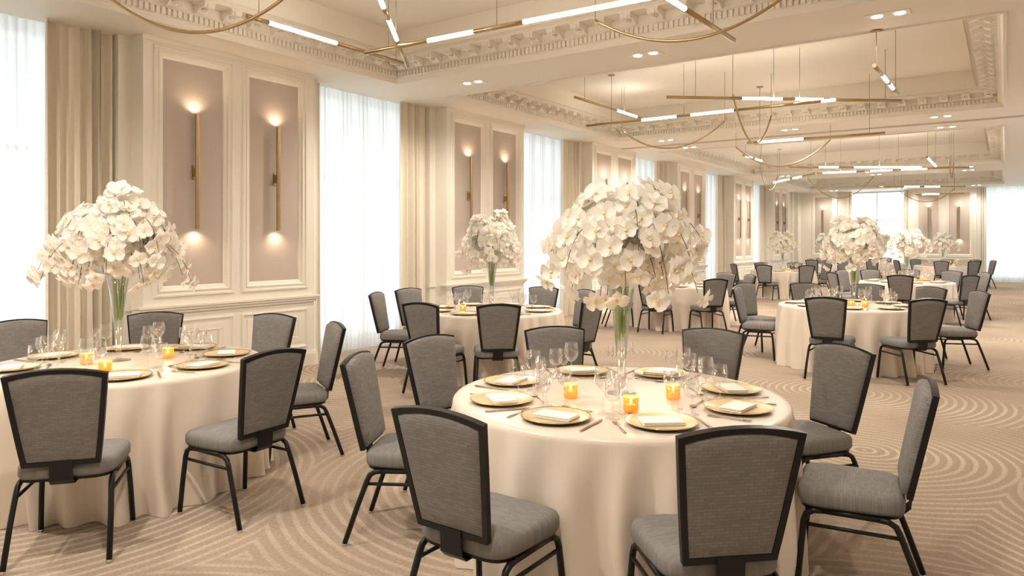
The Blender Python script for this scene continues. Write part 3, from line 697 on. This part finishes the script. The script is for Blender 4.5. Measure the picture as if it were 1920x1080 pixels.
PLATE_PX = {2: [(917, 754), (1030, 790), (1245, 799), (1412, 772), (1388, 732), (1237, 704), (1093, 699), (945, 716)]}
def world_dir(c, p): v = Vector(wxy(*p))-Vector(wxy(*c)); return v.normalized()
def glass_obj(kind, x, y, label, grp, near=True):
    suf = {'large': '', 'small': '_s', 'water': '_w'}[kind]; name = {'large': 'wine_glass', 'small': 'wine_glass', 'water': 'water_goblet'}[kind]
    t = link(name, None, None, (x, y, ZT), (0, 0, random.random()*6)); tag(t, label, 'glass', grp)
    link('bowl', G['bowl'+suf], t); link('stem', G['stem'+suf], t)
for tn in CLR:
    c = CLR[tn]; Cw = Vector(wxy(*c)); off = {1: .30, 3: .2, 4: .15, 5: .4, 6: .1, 7: .35, 8: .2, 9: .3, 10: .1}.get(tn, 0)
    if tn in PLATE_PX:
        dirs = [(Vector(at(px, py, ZT))-Cw).normalized() for px, py in PLATE_PX[tn]]
    else: dirs = [Vector((math.cos(off+k*PI/4), math.sin(off+k*PI/4))) for k in range(8)]
    angs = []
    for d in dirs:
        r_ = d.x*CT+d.y*ST; dd = -d.x*ST+d.y*CT; angs.append(math.atan2(r_, -dd))
    nms = dirnames(angs)
    for d, nm in zip(dirs, nms):
        tg = Vector((-d.y, d.x))      # diner faces -d; diner's right hand side = tg
        rz_ = math.atan2(-d.y, -d.x)-PI/2
        where = 'at the %s of the %s' % (nm, TN[tn])
        def P_(rad, side): q = Cw+d*rad+tg*side; return q.x, q.y
        x, y = P_(.625, 0); jr = random.uniform(-.15, .15)
        t = tag(link('charger_plate', None, None, (x, y, ZT), (0, 0, rz_)), 'gold-rimmed glass charger plate %s' % where, 'plate', 'gold-rimmed charger plates')
        link('plate', G['plate'], t); link('rim', G['rim'], t)
        tag(link('napkin', G['napkin'], None, (x, y, ZT+.0065), (0, 0, rz_+jr)), 'white napkin on the plate %s' % where, 'napkin', 'white folded napkins')
        if tn in (1, 2, 3, 4, 7):
            x, y = P_(.64, -.195); tag(link('fork', G['fork'], None, (x, y, ZT), (0, 0, rz_+random.uniform(-.08, .08))), 'steel dinner fork beside the plate %s' % where, 'fork', 'dinner forks')
            x, y = P_(.64, .190); tag(link('knife', G['knife'], None, (x, y, ZT), (0, 0, rz_+random.uniform(-.08, .08))), 'steel dinner knife beside the plate %s' % where, 'knife', 'dinner knives')
        if tn in (1, 2):
            x, y = P_(.43, -.01); tag(link('spoon', G['spoon'], None, (x, y, ZT), (0, 0, rz_+PI/2)), 'steel dessert spoon above the plate %s' % where, 'spoon', 'dessert spoons')
        x, y = P_(.42+random.uniform(-.01, .01), .13); glass_obj('large', x, y, 'large clear wine glass %s' % where, 'large wine glasses')
        x, y = P_(.36, .185+random.uniform(-.01, .01)); glass_obj('small', x, y, 'small slender wine glass %s' % where, 'small wine glasses')
        if tn in (1, 2, 3, 4): x, y = P_(.475, .205); glass_obj('water', x, y, 'short water goblet %s' % where, 'water goblets')

# ---- candles
hold = MB().lathe([(0, .002), (.028, .002), (.034, .006), (.0365, .02), (.036, .05), (.038, .072), (.036, .0725), (.034, .05), (.034, .02), (.026, .008), (0, .008)], 20)
holder_m = hold.mesh('glass_holder', amber)
wax_mesh = MB().lathe([(0, .036), (.0265, .036), (.027, .034), (.027, .009), (0, .009)], 16).mesh('wax', wax)
flame_mesh = MB().lathe([(0, 0), (.004, .003), (.0062, .009), (.004, .019), (0, .028)], 8).mesh('flame', flame_m)
CAND = {2: [(1070, 746), (1183, 772), (1262, 748)], 1: [(162, 683), (197, 699), (315, 672)], 3: [(868, 585)], 4: [(1597, 580), (1642, 579)], 7: [(1720, 530), (1728, 527), (1712, 526)], 6: [(1443, 507), (1476, 507)], 8: [(1778, 498), (1788, 498), (1750, 499)], 5: [(1270, 538)]}
CORD = {2: ['between vase and window-side plates', 'directly before the vase', 'on the aisle side of the vase'], 1: ['on the window side of the vase', 'before the vase', 'on the aisle side of the vase']}
for tn, L_ in CAND.items():
    for i, (px, py) in enumerate(L_):
        x, y = at(px, py, ZT)
        Cw = Vector(wxy(*CLR[tn])); v = Vector((x, y))-Cw
        if v.length > .42: v = v.normalized()*.33
        if v.length < .13: v = v.normalized()*.16
        x, y = Cw+v
        wh = CORD.get(tn, ['first from the window side', 'second from the window side', 'third from the window side'])[i] if len(L_) > 1 else 'near the vase'
        t = tag(link('votive_candle', None, None, (x, y, ZT-.001)), 'lit amber glass votive %s on the %s' % (wh, TN[tn]), 'candle', 'amber votive candles')
        link('glass_holder', holder_m, t); link('wax', wax_mesh, t); link('flame', flame_mesh, t, (0, 0, .040))
        light('POINT', t, (0, 0, .085), .8, (1, .60, .28), shadow_soft_size=.015)

# ---- orchids
def bloom(seed):
    rnd = random.Random(seed); m = MB()
    def petal(ang, Ln, Wd, tilt, cup):
        nu, nv = 4, 4; vs = []
        for i in range(nu+1):
            u = i/nu; wd = Wd*math.sin(min(1, u*1.05+.06)*PI*.93)**.65 if i < nu else Wd*.25
            for j in range(nv+1):
                s = (j/nv-.5)*2; x = s*wd; y = u*Ln-(abs(s)**2)*Ln*.10*(u > .8); z = tilt*u*Ln+cup*(s*s)*Wd-.25*Ln*u*u*cup
                vs.append((x, y, z+.002))
        ca, sa = math.cos(ang), math.sin(ang)
        vs = [(x*ca-y*sa, x*sa+y*ca, z) for x, y, z in vs]
        fs = [(i*(nv+1)+j, i*(nv+1)+j+1, (i+1)*(nv+1)+j+1, (i+1)*(nv+1)+j) for i in range(nu) for j in range(nv)]
        m.add(vs, fs, 0, True)
    j = lambda a: rnd.uniform(-a, a)
    petal(PI/2+.12+j(.1), .048, .034, .12+j(.15), .35); petal(-PI/2-.12+j(.1), .048, .034, .12+j(.15), .35)
    petal(0+j(.08), .045, .019, .05+j(.1), .2); petal(2.45+j(.08), .042, .018, -.05+j(.1), .2); petal(-2.45+j(.08), .042, .018, -.05+j(.1), .2)
    m.lathe([(.0, -.001), (.006, .004), (.007, .010), (.003, .015), (0, .016)], 6, (0, -.004, 0), mi=1)
    return m.mesh('bloom', [petal_m, lip_m])
BL = [bloom(i) for i in range(5)]
VH = .57
vase_body = MB().lathe([(.017, .035), (.020, .10), (.030, .25), (.047, .42), (.068, .545), (.073, VH), (.070, VH), (.045, .42), (.027, .25), (.015, .12), (0, .11)], 26).mesh('vase_body', vase_glass)
vase_foot = MB().lathe([(0, 0), (.075, 0), (.076, .004), (.03, .010), (.013, .018), (.011, .026), (.018, .036), (0, .038)], 26).mesh('foot', vase_glass)
ORX = {1: 1.12, 2: 1.16, 3: .97, 4: 1.02, 5: .95, 6: .97, 7: 1.0, 8: 1.0, 9: 1.0, 10: 1.0}
VPX = {1: (222, 4.75), 2: (1165, 3.72), 3: (922, 8.3), 4: (1601, 8.95), 7: (1701, 14.3)}
def bouquet(tn):
    rnd = random.Random(100+tn); c = VPX.get(tn) or TAB[tn]; x, y = wxy(*rd(*c)) if tn in VPX else wxy(*CLR[tn])
    v = tag(link('vase', None, None, (x, y, ZT)), 'tall clear trumpet glass vase on the %s' % TN[tn], 'vase', 'tall trumpet vases')
    link('vase_body', vase_body, v); link('foot', vase_foot, v)
    t = tag(link('orchid_bouquet', None, None, (x, y, ZT)), 'cloud of white orchids in the tall vase on the %s' % TN[tn], 'flowers', 'white orchid bouquets')
    S = ORX[tn]; near = tn in (1, 2, 3, 4)
    # stems in the vase
    for k in range(13 if near else 6):
        a = rnd.random()*2*PI; r0 = .012+.012*rnd.random(); r1 = .03+.025*rnd.random(); z0 = .27+.06*rnd.random(); a2 = a+rnd.uniform(-.8, .8)
        link('stem', MB().tube([(r0*math.cos(a), r0*math.sin(a), z0), (r0*1.3*math.cos((a+a2)/2), r0*1.3*math.sin((a+a2)/2), .42), (r1*math.cos(a2), r1*math.sin(a2), .60)], .0048, 6).mesh('stem', stem_m), t)
    # arching sprays
    far = MB(); cnt = 0; NS = 56 if near else 34; BPS = 9
    allb = []
    for k in range(NS):
        a = 2*PI*(k*.618034) + rnd.uniform(-.2, .2); f = (k+.5)/NS
        # sprays from the crown (f=0) out to the drooping skirt (f=1)
        el = 1.35-1.25*f; reach = S*(.16+.235*f**.75)*rnd.uniform(.88, 1.08)*(1+.09*math.sin(2*a+tn)+.05*math.sin(5*a+2*tn)); rise = (.86+.12*math.sin(el)*rnd.uniform(.8, 1.15))*(1+.07*math.sin(2*a+1.3*tn+1)+.03*math.sin(3*a+tn))
        drop = (rise+.06)*(1-f)+(.45+.20*rnd.random())*f
        if k % 4 == 3: reach = S*rnd.uniform(.14, .24); rise = rnd.uniform(.72, .84); drop = rnd.uniform(.52, .64)
        p0 = Vector((0, 0, .58)); dx, dy = math.cos(a), math.sin(a)
        p1 = Vector((.15*reach*dx, .15*reach*dy, rise)); p2 = Vector((.85*reach*dx, .85*reach*dy, rise+.12)); p3 = Vector((1.1*reach*dx, 1.1*reach*dy, drop))
        pts = []
        for i in range(13):
            u = i/12; pts.append(p0*(1-u)**3+p1*3*u*(1-u)**2+p2*3*u*u*(1-u)+p3*u**3)
        if near: link('branch', MB().tube(pts, [.0034-.0018*i/12 for i in range(13)], 5).mesh('branch', twig_m), t)
        else: far.tube(pts, .003, 4, mi=2)
        for j in range(BPS):
            u = .20+.80*j/(BPS-1); i = min(11, int(u*12)); fr = u*12-i; q = pts[i]*(1-fr)+pts[i+1]*fr
            sd = Vector((-dy, dx, 0))*(.045 if j % 2 else -.045)*rnd.uniform(.6, 1.5)
            q = q+sd+Vector((rnd.uniform(-.02, .02), rnd.uniform(-.02, .02), rnd.uniform(-.03, .02)))
            out = Vector((q.x, q.y, (q.z-.74)*.9)); out.normalize(); out += Vector((rnd.uniform(-.4, .4), rnd.uniform(-.4, .4), rnd.uniform(-.35, .15))); out.normalize()
            allb.append((q, out))
    cv = Vector((-x, -y, 0)).normalized(); allb.sort(key=lambda b: -(b[0].dot(cv)+.6*b[1].dot(cv)))
    for q, out in allb:
        rot = out.to_track_quat('Z', 'Y').to_euler(); s = rnd.uniform(1.2, 1.5); rot.rotate_axis('Z', rnd.uniform(-.5, .5))
        if near and cnt < 290: link('bloom', BL[cnt % 5], t, q, rot, (s, s, s))
        else:
            b = BM[cnt % 5]; M = Matrix.LocRotScale(q, rot, (s, s, s)); far.add([M @ Vector(p) for p in b.v], b.f, 0, True); far.mi[-len(b.f):] = b.mi
        cnt += 1
    if far.v: tag(link('bloom_mass', far.mesh('blooms', [petal_m, lip_m, twig_m]), t), kind='stuff')
class _B: pass
BM = []
for me in BL:
    b = _B(); b.v = [tuple(v.co) for v in me.vertices]; b.f = [tuple(p.vertices) for p in me.polygons]; b.mi = [p.material_index for p in me.polygons]; BM.append(b)
for tn in TAB: bouquet(tn)
